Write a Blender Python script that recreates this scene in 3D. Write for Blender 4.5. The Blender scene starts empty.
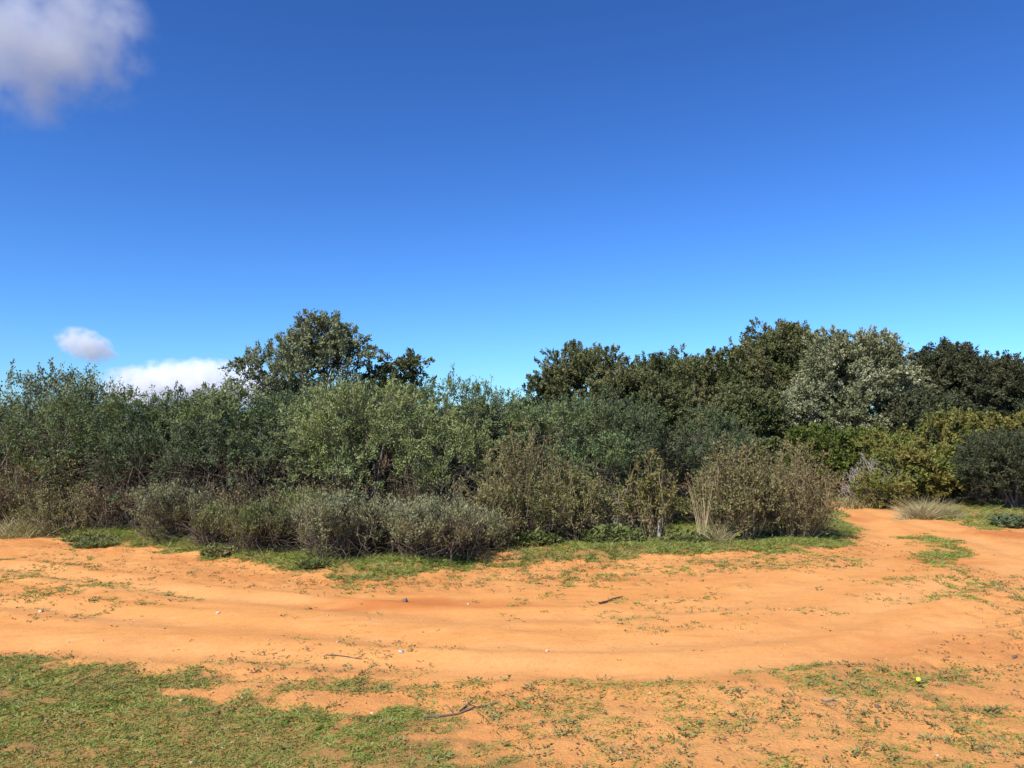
import bpy, math
import numpy as np
from mathutils import Vector

R = math.radians
scene = bpy.context.scene
COL = scene.collection

# ------------------------------------------------------------------ camera
CAM_H, F, HOR = 1.6, 797.0, 430.0
PITCH = math.atan((HOR - 384.0) / F)

def ray(px, py):
    x, u = (px - 512.0) / F, (384.0 - py) / F
    return np.array([x, math.cos(PITCH) - u * math.sin(PITCH), math.sin(PITCH) + u * math.cos(PITCH)])

def gpt(px, py):
    """point of the level ground seen at a place in the photograph"""
    d = ray(px, py)
    return d[:2] * (CAM_H / -d[2])

def height_at(py, Y):
    d = ray(512, py)
    return CAM_H + d[2] / d[1] * Y

def x_at(px, Y):
    d = ray(px, 430)
    return d[0] / d[1] * Y

cam = bpy.data.cameras.new("camera")
cam.lens = 36.0 * F / 1024.0
cam.clip_start, cam.clip_end = 0.05, 20000.0
cam_o = bpy.data.objects.new("camera", cam)
COL.objects.link(cam_o)
cam_o.rotation_euler = (R(90) + PITCH, 0, 0)
scene.camera = cam_o

# ------------------------------------------------------------------ noise
def _h(ix, iy, iz, seed):
    h = (np.asarray(ix).astype(np.int64) * 374761393 + iy.astype(np.int64) * 668265263 + iz.astype(np.int64) * 15485863 + seed * 974711) & 0xFFFFFFFF
    h = ((h ^ (h >> 13)) * 1274126177) & 0xFFFFFFFF
    h = ((h ^ (h >> 16)) * 2246822519) & 0xFFFFFFFF
    return ((h ^ (h >> 15)) & 0xFFFFFF) / float(0xFFFFFF)

def noise2(x, y, seed=0):
    x, y = np.asarray(x, float), np.asarray(y, float)
    ix, iy = np.floor(x), np.floor(y)
    fx, fy = x - ix, y - iy
    fx, fy = fx * fx * (3 - 2 * fx), fy * fy * (3 - 2 * fy)
    z = np.zeros_like(ix)
    a, b = _h(ix, iy, z, seed), _h(ix + 1, iy, z, seed)
    c, d = _h(ix, iy + 1, z, seed), _h(ix + 1, iy + 1, z, seed)
    return (a + (b - a) * fx) * (1 - fy) + (c + (d - c) * fx) * fy      # 0..1

def fbm2(x, y, seed=0, octs=4, gain=0.5):
    t, a, n = 0.0, 1.0, 0.0
    for o in range(octs):
        t = t + a * noise2(np.asarray(x) * 2 ** o + 17.3 * o, np.asarray(y) * 2 ** o - 9.1 * o, seed + o)
        n += a
        a *= gain
    return t / n

def noise3(p, seed=0):
    i = np.floor(p)
    f = p - i
    f = f * f * (3 - 2 * f)
    out = 0.0
    for dx in (0, 1):
        for dy in (0, 1):
            for dz in (0, 1):
                w = (f[:, 0] if dx else 1 - f[:, 0]) * (f[:, 1] if dy else 1 - f[:, 1]) * (f[:, 2] if dz else 1 - f[:, 2])
                out = out + w * _h(i[:, 0] + dx, i[:, 1] + dy, i[:, 2] + dz, seed)
    return out

def sstep(a, b, x):
    t = np.clip((x - a) / (b - a), 0, 1)
    return t * t * (3 - 2 * t)

# ------------------------------------------------------------------ plan of the ground: grass areas and tracks (metres)
def poly_px(pts):
    return np.array([gpt(*p) for p in pts])

def sdist(x, y, poly):
    """signed distance to a closed polygon, negative inside"""
    d2 = np.full(x.shape, 1e18)
    ins = np.zeros(x.shape, bool)
    n = len(poly)
    for i in range(n):
        ax, ay = poly[i]
        bx, by = poly[(i + 1) % n]
        ex, ey = bx - ax, by - ay
        t = np.clip(((x - ax) * ex + (y - ay) * ey) / (ex * ex + ey * ey + 1e-12), 0, 1)
        d2 = np.minimum(d2, (x - ax - t * ex) ** 2 + (y - ay - t * ey) ** 2)
        c = ((ay > y) != (by > y)) & (x < ex * (y - ay) / (ey if abs(ey) > 1e-9 else 1e-9) + ax)
        ins ^= c
    return np.where(ins, -1, 1) * np.sqrt(d2)

def ldist(x, y, line):
    d2 = np.full(x.shape, 1e18)
    for i in range(len(line) - 1):
        ax, ay = line[i]
        ex, ey = line[i + 1] - line[i]
        t = np.clip(((x - ax) * ex + (y - ay) * ey) / (ex * ex + ey * ey), 0, 1)
        d2 = np.minimum(d2, (x - ax - t * ex) ** 2 + (y - ay - t * ey) ** 2)
    return np.sqrt(d2)

# (polygon, edge softness in m, cover inside)
A = [
    (poly_px([(-260, 640), (0, 652), (100, 660), (185, 672), (222, 700), (300, 704), (400, 716), (490, 744), (530, 800), (530, 1300), (-900, 1300), (-900, 700)]), .16, 1.0),
    (poly_px([(268, 684), (340, 678), (432, 686), (425, 697), (330, 699), (275, 693)]), .07, .85),
    (poly_px([(380, 690), (470, 685), (520, 690), (460, 698), (390, 700)]), .07, .42),
    (poly_px([(480, 700), (640, 690), (760, 700), (900, 715), (1100, 720), (1400, 800), (1400, 1300), (480, 1300)]), .3, .50),
    (poly_px([(715, 690), (780, 672), (860, 660), (905, 668), (985, 668), (1000, 690), (930, 690), (880, 700), (790, 700)]), .22, .62),
    (poly_px([(930, 700), (1040, 690), (1300, 700), (1300, 760), (980, 735)]), .2, .5),
    (poly_px([(905, 540), (925, 535), (962, 543), (974, 550), (958, 556), (962, 566), (930, 572), (908, 566), (928, 558), (922, 548)]), .16, .62),
    (poly_px([(855, 585), (950, 572), (1040, 585), (1100, 620), (1020, 628), (960, 604), (880, 600)]), .35, .26),
    (poly_px([(-300, 505), (-100, 514), (0, 530), (60, 538), (105, 547), (150, 551), (240, 565), (330, 577), (430, 576), (490, 568), (550, 567), (640, 562), (740, 559), (830, 556), (858, 548), (856, 532), (838, 514), (800, 490), (-300, 480)]), .13, .92),
    (poly_px([(440, 556), (500, 548), (540, 553), (505, 565), (450, 566)]), .12, -.75),     # bare earth on the verge
    (poly_px([(118, 520), (150, 517), (155, 534), (130, 538)]), .12, -.9),
    (poly_px([(845, 503), (885, 510), (935, 520), (985, 529), (1030, 538), (1300, 580), (1500, 540), (1100, 500), (900, 480), (840, 490)]), .10, .75),
    (poly_px([(1000, 528), (1060, 525), (1100, 545), (1020, 545)]), .12, -.9),
    (poly_px([(-60, 565), (60, 560), (130, 575), (160, 605), (60, 615), (-60, 600)]), .4, .16),
    (poly_px([(200, 668), (300, 640), (420, 655), (420, 680), (260, 690)]), .3, .22),
    (poly_px([(540, 600), (720, 590), (760, 610), (620, 630)]), .5, .08),
    (poly_px([(300, 578), (560, 568), (850, 556), (880, 570), (560, 585), (320, 592)]), .25, .2),
]

def cover(x, y):
    x, y = np.asarray(x, float), np.asarray(y, float)
    c = np.zeros(x.shape)
    wob = (fbm2(x * 2.4, y * 2.4, 41, 5, .65) - .5)
    for poly, soft, v in A:
        d = sdist(x, y, poly) + wob * soft * 6.0
        m = 1 - sstep(-soft, soft, d)
        c = c + m * v if v < 0 else np.maximum(c, m * v)
    far = sstep(17.0, 18.5, y + (fbm2(x, y, 47, 2) - .5) * 2) * .8
    return np.clip(np.maximum(c, far), 0, 1)

RUTS = [
    poly_px([(-300, 596), (0, 603), (200, 622), (400, 640), (560, 650), (720, 640), (850, 618), (950, 590), (1060, 560), (1300, 540)]),
    poly_px([(-300, 560), (0, 566), (150, 588), (330, 607), (470, 618), (600, 618), (740, 602), (860, 570), (890, 540), (860, 517), (800, 500)]),
    poly_px([(-200, 640), (0, 640), (250, 655), (480, 672), (660, 678), (840, 655), (960, 625), (1100, 590)]),
    poly_px([(1300, 590), (1024, 560), (980, 540), (930, 528), (880, 516), (820, 498)]),
]
VERGE = A[8][0]

TRACK = poly_px([(-400, 560), (0, 552), (150, 580), (330, 594), (560, 590), (760, 582), (870, 566), (880, 540), (850, 518), (880, 510), (940, 525), (1000, 545), (1200, 580), (1200, 600), (1040, 585), (960, 566), (935, 580), (985, 604), (960, 630), (880, 655), (760, 678), (640, 688), (470, 680), (250, 655), (0, 640), (-400, 640)])

def rough_at(x, y):
    d = sdist(x, y, TRACK) + (fbm2(x * 1.8, y * 1.8, 43, 4) - .5) * .8
    return sstep(-.12, .35, d)

def ground_z(x, y):
    x, y = np.asarray(x, float), np.asarray(y, float)
    r = np.hypot(x, y)
    z = (fbm2(x * .22, y * .22, 3, 3) - .5) * .16 + (fbm2(x * 1.3, y * 1.3, 5, 3) - .5) * .045
    near = 1 - sstep(14, 22, r)
    rgh = rough_at(x, y)
    z = z + near * (.14 + .95 * rgh) * ((fbm2(x * 5, y * 5, 7, 4, .6) - .5) * .034 + np.clip(fbm2(x * 11, y * 11, 8, 2) - .62, 0, 1) * -.07)
    z = z + near * rgh * (fbm2(x * 13, y * 13, 9, 2) - .5) * .014
    n = fbm2(x * 2.2, y * 2.2, 11, 3)
    for i, l in enumerate(RUTS):
        d = ldist(x, y, l)
        z = z + near * (-.028 * np.exp(-(d / .15) ** 2) + .016 * np.exp(-((d - .33) / .12) ** 2)) * (.2 + 1.2 * n)
    d = sdist(x, y, VERGE) + (n - .5) * .5
    z = z + near * .09 * (1 - sstep(-.55, .12, d))
    # trampled soil at the side of the track
    tr = np.exp(-(((x - 5.0) / 1.3) ** 2 + ((y - 6.6) / .8) ** 2))
    z = z + tr * (fbm2(x * 9, y * 9, 13, 3, .6) - .5) * .11
    z = z + sstep(30, 200, r) * (fbm2(x * .012, y * .012, 19, 3) - .35) * 4.0
    return z

cam_o.location = (0, 0, CAM_H + float(ground_z(0.0, 3.0)) * 0)

# ------------------------------------------------------------------ materials
class NT:
    def __init__(s, name):
        s.m = bpy.data.materials.new(name)
        s.m.use_nodes = True
        s.t = s.m.node_tree
        s.t.nodes.clear()
    def n(s, typ, **kw):
        nd = s.t.nodes.new(typ)
        for k, v in kw.items():
            if k[0] == 'i' and k[1:].isdigit():
                s.set(nd, int(k[1:]), v)
            elif k.startswith('_'):
                s.set(nd, k[1:].replace('_', ' '), v)
            else:
                setattr(nd, k, v)
        return nd
    def set(s, nd, key, v):
        if hasattr(v, 'links') or isinstance(v, bpy.types.NodeSocket):
            s.t.links.new(v, nd.inputs[key])
        else:
            if isinstance(v, tuple) and len(v) == 3 and nd.inputs[key].type == 'RGBA':
                v = v + (1,)
            nd.inputs[key].default_value = v
    def ramp(s, fac, stops):
        nd = s.n('ShaderNodeValToRGB', i0=fac)
        el = nd.color_ramp.elements
        while len(el) < len(stops):
            el.new(0.5)
        for e, (p, c) in zip(el, stops):
            e.position = p
            e.color = (c + (1,)) if isinstance(c, tuple) else (c, c, c, 1)
        return nd.outputs[0]
    def mix(s, f, a, b, mode='MIX'):
        nd = s.n('ShaderNodeMix', data_type='RGBA', blend_type=mode)
        s.set(nd, 0, f); s.set(nd, 6, a); s.set(nd, 7, b)
        return nd.outputs[2]
    def math(s, op, a, b=0.0, c=None):
        nd = s.n('ShaderNodeMath', operation=op, i0=a, i1=b)
        if c is not None:
            s.set(nd, 2, c)
        return nd.outputs[0]
    def noise(s, vec, scale, detail=4, rough=.55, out=0):
        nd = s.n('ShaderNodeTexNoise', _Vector=vec, _Scale=scale, _Detail=detail, _Roughness=rough)
        return nd.outputs[out]

def leaf_mat(name, cols, rough=.62, trans=.17, patch=None, patch_scale=2.2, spec=.16, cluster=6.5):
    """leaf colour drawn per leaf from a range, plus broad patches of another hue"""
    t = NT(name)
    geo = t.n('ShaderNodeNewGeometry')
    k = len(cols)
    tc = t.n('ShaderNodeTexCoord').outputs['Object']
    cl = t.n('ShaderNodeMapRange', i0=t.noise(tc, cluster, 3, .6), i1=.3, i2=.7, i3=0.0, i4=1.0).outputs[0]
    fac = t.math('ADD', t.math('MULTIPLY', geo.outputs['Random Per Island'], .42), t.math('MULTIPLY', cl, .58))
    c = t.ramp(fac, [(.08 + .84 * i / (k - 1), col) for i, col in enumerate(cols)])
    nz = t.noise(tc, patch_scale, 2)
    f = t.ramp(nz, [(.42, 0.0), (.62, 1.0)])
    if patch:
        c = t.mix(t.math('MULTIPLY', f, .75), c, patch)
    oi = t.n('ShaderNodeObjectInfo').outputs['Random']
    hsv = t.n('ShaderNodeHueSaturation', _Color=c)
    t.set(hsv, 'Value', t.math('MULTIPLY_ADD', oi, .3, .86))
    t.set(hsv, 'Hue', t.math('MULTIPLY_ADD', oi, -.02, .51))
    c = hsv.outputs[0]
    b = t.n('ShaderNodeBsdfPrincipled', _Base_Color=c, _Roughness=rough)
    b.inputs['Specular IOR Level'].default_value = spec
    tr = t.n('ShaderNodeBsdfTranslucent', _Color=c)
    mx = t.n('ShaderNodeMixShader', i0=trans, i1=b.outputs[0], i2=tr.outputs[0])
    t.n('ShaderNodeOutputMaterial', i0=mx.outputs[0])
    return t.m

def bark_mat(name, a, b, scale=14):
    t = NT(name)
    tc = t.n('ShaderNodeTexCoord').outputs['Object']
    geo = t.n('ShaderNodeNewGeometry').outputs['Random Per Island']
    c = t.mix(t.noise(tc, scale, 5, .6), a, b)
    hsv = t.n('ShaderNodeHueSaturation', _Color=c)
    t.set(hsv, 'Value', t.math('MULTIPLY_ADD', geo, .7, .65))
    bs = t.n('ShaderNodeBsdfPrincipled', _Base_Color=hsv.outputs[0], _Roughness=.85)
    bs.inputs['Specular IOR Level'].default_value = .2
    t.n('ShaderNodeOutputMaterial', i0=bs.outputs[0])
    return t.m

def plain_mat(name, a, b, scale=30, rough=.7):
    t = NT(name)
    tc = t.n('ShaderNodeTexCoord').outputs['Object']
    nz = t.noise(tc, scale, 5, .6)
    c = t.mix(nz, a, b)
    bp = t.n('ShaderNodeBump', _Strength=.4, _Distance=.004, _Height=nz)
    bs = t.n('ShaderNodeBsdfPrincipled', _Base_Color=c, _Roughness=rough, _Normal=bp.outputs[0])
    t.n('ShaderNodeOutputMaterial', i0=bs.outputs[0])
    return t.m

def soil_mat():
    t = NT('orange_sandy_soil')
    tc = t.n('ShaderNodeTexCoord').outputs['Object']
    cov = t.n('ShaderNodeAttribute', attribute_name='cover').outputs['Fac']
    lit = t.n('ShaderNodeAttribute', attribute_name='litter').outputs['Fac']
    red = t.n('ShaderNodeAttribute', attribute_name='redness').outputs['Fac']
    # worn streaks run along the track (roughly across the view)
    mp = t.n('ShaderNodeMapping', _Vector=tc)
    mp.inputs['Scale'].default_value = (.35, 1.5, 1)
    streak = t.noise(mp.outputs[0], 1.6, 6, .62)
    broad = t.noise(tc, .55, 4, .6)
    fine = t.noise(tc, 26, 5, .7)
    grit = t.noise(tc, 140, 3, .7)
    sand = t.mix(t.ramp(streak, [(.33, 0.0), (.66, 1.0)]), SOIL_A, SOIL_B)
    sand = t.mix(t.math('MULTIPLY', t.ramp(broad, [(.45, 0.0), (.7, 1.0)]), .5), sand, SOIL_C)
    mp2 = t.n('ShaderNodeMapping', _Vector=tc)
    mp2.inputs['Scale'].default_value = (1.0, 2.6, 1)
    smear = t.noise(mp2.outputs[0], 3.2, 6, .68)
    sand = t.mix(t.ramp(smear, [(.52, 0.0), (.70, .55)]), sand, SOIL_D)
    sand = t.mix(t.ramp(smear, [(.28, .45), (.44, 0.0)]), sand, SOIL_E)
    pk = t.n('ShaderNodeAttribute', attribute_name='packed').outputs['Fac']
    sand = t.mix(t.math('MULTIPLY', pk, .55), sand, (.74, .40, .155))
    rg_ = t.n('ShaderNodeAttribute', attribute_name='rough').outputs['Fac']
    sand = t.mix(t.math('MULTIPLY', rg_, .42), sand, (.74, .37, .125))
    sand = t.mix(red, sand, SOIL_RED)
    sand = t.mix(t.ramp(fine, [(.30, .38), (.5, 0.0)]), sand, SOIL_D)
    sand = t.mix(t.ramp(grit, [(.30, .35), (.5, 0.0)]), sand, SOIL_D)
    sand = t.mix(t.ramp(grit, [(.62, 0.0), (.80, .35)]), sand, SOIL_E)
    turf = t.mix(fine, (.16, .13, .05), (.09, .10, .035))
    c = t.mix(t.ramp(cov, [(.45, 0.0), (.95, .55)]), sand, turf)
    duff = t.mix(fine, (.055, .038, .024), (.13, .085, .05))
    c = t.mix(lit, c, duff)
    h = t.math('ADD', t.math('MULTIPLY', fine, .9), t.math('MULTIPLY', grit, .28))
    ra = t.n('ShaderNodeAttribute', attribute_name='rough').outputs['Fac']
    h = t.math('ADD', h, t.math('MULTIPLY', t.noise(tc, 60, 4, .7), .9))
    h = t.math('MULTIPLY', h, t.math('MULTIPLY_ADD', ra, .55, .35))
    bp = t.n('ShaderNodeBump', _Strength=.7, _Distance=.02, _Height=h)
    bs = t.n('ShaderNodeBsdfPrincipled', _Base_Color=c, _Roughness=.95, _Normal=bp.outputs[0])
    bs.inputs['Specular IOR Level'].default_value = .12
    t.n('ShaderNodeOutputMaterial', i0=bs.outputs[0])
    return t.m

SOIL_A, SOIL_B, SOIL_C = (.60, .245, .066), (.70, .315, .090), (.57, .235, .058)
SOIL_RED, SOIL_D, SOIL_E = (.52, .175, .045), (.40, .165, .055), (.74, .43, .20)

M = {
    'feather': leaf_mat('grey_green_leaves', [(0.062, 0.092, 0.036), (0.140, 0.188, 0.076), (0.265, 0.325, 0.145)], patch=(0.167, 0.211, 0.060)),
    'pale': leaf_mat('pale_green_leaves', [(0.093, 0.127, 0.045), (0.195, 0.242, 0.089), (0.313, 0.370, 0.165)], patch=(0.205, 0.249, 0.075)),
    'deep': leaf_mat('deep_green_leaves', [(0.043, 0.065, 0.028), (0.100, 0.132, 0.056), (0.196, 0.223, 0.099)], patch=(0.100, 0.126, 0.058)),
    'slate': leaf_mat('slate_green_leaves', [(0.040, 0.060, 0.027), (0.089, 0.123, 0.056), (0.158, 0.198, 0.095)], patch=(0.105, 0.123, 0.046)),
    'ash': leaf_mat('ash_grey_leaves', [(0.091, 0.099, 0.044), (0.224, 0.236, 0.114), (0.385, 0.393, 0.201)], patch=(0.236, 0.212, 0.091), trans=.15, cluster=9),
    'oak': leaf_mat('holm_oak_leaves', [(0.036, 0.053, 0.018), (0.100, 0.122, 0.040), (0.222, 0.227, 0.094)], patch=(0.180, 0.166, 0.066), patch_scale=.7, trans=.14, cluster=2.6),
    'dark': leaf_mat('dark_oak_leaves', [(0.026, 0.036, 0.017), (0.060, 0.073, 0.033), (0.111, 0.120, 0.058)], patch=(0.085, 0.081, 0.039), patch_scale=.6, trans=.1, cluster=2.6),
    'silver': leaf_mat('silver_leaves', [(0.127, 0.139, 0.067), (0.335, 0.336, 0.182), (0.627, 0.605, 0.375)], patch=(0.214, 0.223, 0.091), patch_scale=.8, trans=.14, cluster=2.6),
    'olive': leaf_mat('olive_leaves', [(0.086, 0.111, 0.049), (0.190, 0.218, 0.101), (0.331, 0.353, 0.188)], patch=(0.159, 0.168, 0.073), patch_scale=1.2),
    'bright': leaf_mat('bright_green_leaves', [(0.065, 0.086, 0.015), (0.140, 0.167, 0.033), (0.260, 0.270, 0.066)], patch=(0.110, 0.140, 0.022), trans=.25, cluster=4),
    'yellow': leaf_mat('yellow_green_leaves', [(0.079, 0.098, 0.019), (0.185, 0.201, 0.042), (0.333, 0.329, 0.090)], patch=(0.258, 0.195, 0.054), patch_scale=1.8, trans=.25, cluster=4),
    'weedy': leaf_mat('weedy_green_leaves', [(0.086, 0.109, 0.031), (0.196, 0.218, 0.066), (0.322, 0.322, 0.132)], patch=(0.230, 0.184, 0.083), trans=.22, cluster=9),
    'lush': leaf_mat('lush_green_leaves', [(0.078, 0.102, 0.031), (0.148, 0.174, 0.049), (0.278, 0.264, 0.094)], trans=.25, cluster=9),
    'brownleaf': leaf_mat('withered_brown_leaves', [(0.091, 0.069, 0.031), (0.206, 0.159, 0.072), (0.351, 0.278, 0.128)], patch=(0.157, 0.133, 0.053), trans=.1),
    'weed': leaf_mat('dull_weed_leaves', [(0.104, 0.105, 0.036), (0.208, 0.217, 0.066), (0.338, 0.336, 0.120)], patch=(0.260, 0.210, 0.084), trans=.15, cluster=5),
    'litter': leaf_mat('dry_litter', [(.07, .04, .02), (.15, .09, .045), (.28, .19, .10)], trans=.05, cluster=4),
    'drygrass': leaf_mat('yellowing_grass_blades', [(.13, .15, .04), (.30, .28, .10), (.46, .39, .17)], patch=(.20, .22, .06), trans=.2, cluster=4),
    'straw': leaf_mat('straw_blades', [(.28, .22, .11), (.48, .39, .21), (.64, .53, .32)], patch=(.36, .31, .14), trans=.15),
    'grass': leaf_mat('turf_blades', [(0.089, 0.134, 0.021), (0.178, 0.227, 0.040), (0.280, 0.326, 0.071), (0.437, 0.418, 0.152)], patch=(0.250, 0.251, 0.067), patch_scale=1.6, trans=.25, cluster=7),
    'twig': bark_mat('dead_brown_twigs', (.070, .050, .036), (.17, .128, .09)),
    'greytwig': bark_mat('dead_grey_twigs', (.24, .20, .165), (.40, .35, .29)),
    'bark': bark_mat('grey_brown_bark', (.10, .085, .065), (.23, .20, .16)),
    'reed': bark_mat('dry_reddish_stems', (.16, .12, .06), (.42, .335, .19)),
}

# ------------------------------------------------------------------ mesh building
def mesh_from(name, V, Q, mat, smooth=False):
    V = np.asarray(V, np.float32)
    Q = np.asarray(Q, np.int32)
    k = Q.shape[1]
    me = bpy.data.meshes.new(name)
    me.vertices.add(len(V)); me.vertices.foreach_set('co', V.ravel())
    me.loops.add(Q.size); me.loops.foreach_set('vertex_index', Q.ravel())
    me.polygons.add(len(Q))
    me.polygons.foreach_set('loop_start', np.arange(0, Q.size, k, dtype=np.int32))
    me.polygons.foreach_set('loop_total', np.full(len(Q), k, np.int32))
    if smooth:
        me.polygons.foreach_set('use_smooth', np.ones(len(Q), bool))
    me.update(calc_edges=True)
    me.materials.append(mat)
    return me

class Bag:
    """collects quads of one mesh"""
    def __init__(s):
        s.v, s.q, s.n = [], [], 0
    def add(s, V, Q):
        if len(V) == 0:
            return
        s.v.append(np.asarray(V, np.float32)); s.q.append(np.asarray(Q, np.int64) + s.n); s.n += len(V)
    def obj(s, name, mat, parent=None, smooth=False, more=None, more_mat=None):
        n0 = sum(len(q) for q in s.q)
        if more is not None and more.n:
            s.add(np.concatenate(more.v), np.concatenate(more.q))
        me = mesh_from(name, np.concatenate(s.v), np.concatenate(s.q), mat, smooth)
        if len(me.polygons) > n0:
            me.materials.append(more_mat)
            mi = np.zeros(len(me.polygons), np.int32)
            mi[n0:] = 1
            me.polygons.foreach_set('material_index', mi)
        o = bpy.data.objects.new(name, me)
        COL.objects.link(o)
        if parent is not None:
            o.parent = parent
        return o

def unit(v):
    return v / (np.linalg.norm(v, axis=-1, keepdims=True) + 1e-9)

def leaf_quads(rng, P, D, L, W, spread=.8, face=None, facew=.8):
    """one rhombic leaf at each P, leaving along D with a random tilt"""
    n = len(P)
    A_ = unit(D + rng.normal(0, spread, (n, 3)) * .6)
    up = np.array([0, 0, 1.0]) if face is None else face
    B = unit(np.cross(A_, up * facew + rng.normal(0, 1, (n, 3)) * .7))
    l = (L * rng.uniform(.6, 1.3, n))[:, None]
    w = (W * rng.uniform(.7, 1.25, n))[:, None]
    mid = P + A_ * l * .45
    V = np.stack([P, mid + B * w / 2, P + A_ * l, mid - B * w / 2], 1).reshape(-1, 3)
    return V, np.arange(4 * n).reshape(n, 4)

def tubes(paths, radii, sides=4):
    """paths (n,m,3), radii (n,m): open tapering tubes"""
    n, m, _ = paths.shape
    T = unit(np.gradient(paths, axis=1))
    ref = np.where(np.abs(T[..., 2:3]) > .9, np.array([1.0, 0, 0]), np.array([0, 0, 1.0]))
    X = unit(np.cross(T, ref)); Y = np.cross(T, X)
    a = np.arange(sides) / sides * 2 * math.pi
    ring = X[:, :, None] * np.cos(a)[None, None, :, None] + Y[:, :, None] * np.sin(a)[None, None, :, None]
    V = (paths[:, :, None] + ring * radii[:, :, None, None]).reshape(-1, 3)
    i = np.arange(m - 1)[:, None] * sides
    j = np.arange(sides)[None, :]
    j2 = (j + 1) % sides
    q = np.stack([i + j, i + j2, i + sides + j2, i + sides + j], -1).reshape(-1, 4)
    Q = (np.arange(n)[:, None, None] * m * sides + q[None]).reshape(-1, 4)
    return V, Q

def sway(rng, P0, P1, m, amp, lift=0.0):
    """n curved paths from P0 to P1"""
    t = np.linspace(0, 1, m)[None, :, None]
    n = len(P0)
    ln = np.linalg.norm(P1 - P0, axis=1)[:, None, None]
    path = P0[:, None] * (1 - t) + P1[:, None] * t
    for f in (1, 2):
        path = path + np.sin(t * math.pi * f) * rng.normal(0, amp / f, (n, 1, 3)) * ln
    path[:, :, 2] += (np.sin(t * math.pi) * lift * ln)[:, :, 0]
    return path

def tag(o, label, cat, group=None, kind=None):
    o['label'] = label
    o['category'] = cat
    if group:
        o['group'] = group
    if kind:
        o['kind'] = kind
    return o

def empty(name, x, y, dz=0.0):
    o = bpy.data.objects.new(name, None)
    o.empty_display_size = .2
    COL.objects.link(o)
    o.location = (x, y, float(ground_z(x, y)) + dz)
    return o

# ------------------------------------------------------------------ plants
FOOT = []      # where plants stand, for the litter under them

def clump_centres(rng, rx, ry, h, rc, n, zmin, lump, top_gap=0.0):
    """clump centres filling the shell of an uneven dome"""
    out = []
    k = 0
    while len(out) < n and k < n * 30:
        k += 1
        ph = rng.uniform(0, 2 * math.pi)
        st = rng.uniform(-.75, 1)
        ct = math.sqrt(max(0, 1 - st * st))
        s = rng.uniform(.45, 1) ** .5
        wob = 1 + lump * (noise3(np.array([[math.cos(ph) * ct * 2 + 9, math.sin(ph) * ct * 2, st * 2]]) + rx * 7, 5)[0] - .5) * 2
        zc = h * .5
        lob = 1 if lump < .9 else .62 + .5 * math.sin(ph * 2 + rx * 9) ** 2 * rng.uniform(.6, 1.1)
        wob *= lob
        p = np.array([(rx - rc * .8) * ct * math.cos(ph) * s * wob, (ry - rc * .8) * ct * math.sin(ph) * s * wob, zc + (zc - rc * .75) * st * s * wob])
        if p[2] < zmin * h + rc * .3 or p[2] > h - rc * .8 - top_gap:
            continue
        out.append(p)
    return np.array(out)

def foliage(rng, C, rc, centre, dens, Ls, k, L, W, upb=.5, outb=.9, jit=.45, gap=.0, spread=.8, facew=.8, twig=None, twig_r=.003, tuft=.16):
    """sprays of leaves over the outer side of every clump; returns leaves, twigs"""
    lv, tw = Bag(), Bag()
    rcs = rc * rng.uniform(.65, 1.25, len(C))
    nsp = np.maximum(3, (dens * rcs ** 2).astype(int))
    ci = np.repeat(np.arange(len(C)), nsp)
    n = len(ci)
    u = unit(rng.normal(0, 1, (n, 3)))
    outw = unit(C[ci] - centre)
    u = unit(u + outw * .35 + np.array([0, 0, .25]))
    O = C[ci] + u * (rcs[ci] * rng.uniform(.35, 1.0, n) ** .6)[:, None]
    if gap > 0:
        keep = noise3(O * (1.1 / rc) + 31.7, 77) > gap
        O, u, ci = O[keep], u[keep], ci[keep]
        n = len(O)
    ax = unit(u * outb + np.array([0, 0, upb]) + rng.normal(0, jit, (n, 3)))
    ls = Ls * rng.uniform(.5, 1.4, n)
    t = (rng.uniform(.0, 1, (n, k)))
    sag = (t ** 2)[..., None] * np.array([0, 0, -.12])
    P = O[:, None] + (ax[:, None] * t[..., None] + sag) * ls[:, None, None] + rng.normal(0, tuft, (n, k, 3)) * ls[:, None, None] * (1 - .5 * t[..., None])
    D = np.repeat(ax[:, None], k, 1).reshape(-1, 3)
    P = P.reshape(-1, 3)
    FC = np.repeat(unit(u + np.array([0, 0, .35]))[:, None], k, 1).reshape(-1, 3)
    ok = P[:, 2] > .02
    lv.add(*leaf_quads(rng, P[ok], D[ok], L, W, spread, FC[ok], facew))
    if twig:
        m = rng.random(n) < twig
        P0, P1 = O[m] - ax[m] * (ls[m] * .5)[:, None], O[m] + ax[m] * (ls[m] * .95)[:, None]
        ok = (P0[:, 2] > .02) & (P1[:, 2] > .02)
        P0, P1 = P0[ok], P1[ok]
        if len(P0):
            pth = sway(rng, P0, P1, 3, .06)
            tw.add(*tubes(pth, np.repeat(np.array([[1.3, 1, .4]]), len(P0), 0) * twig_r, 3))
    return lv, tw

def dead_twigs(rng, bag, rx, ry, h, n, r=.004, ln=.35):
    """a thicket of short bare twigs inside a shrub"""
    ph = rng.uniform(0, 2 * math.pi, n)
    rr = rng.uniform(.15, .95, n) ** .6
    P = np.stack([np.cos(ph) * rr * rx, np.sin(ph) * rr * ry, rng.uniform(.05, 1, n) ** 1.0 * h], 1)
    d = unit(np.stack([np.cos(ph) * .5, np.sin(ph) * .5, np.full(n, .5)], 1) + rng.normal(0, .55, (n, 3)))
    l = ln * rng.uniform(.5, 1.5, n)[:, None]
    P0, P1 = P - d * l * .5, P + d * l * .5
    P0[:, 2] = np.maximum(P0[:, 2], .01)
    P1[:, 2] = np.maximum(P1[:, 2], .02)
    bag.add(*tubes(sway(rng, P0, P1, 4, .1), np.repeat(np.array([[1.2, 1, .8, .4]]), n, 0) * r, 3))

SEED = [100]

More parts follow.
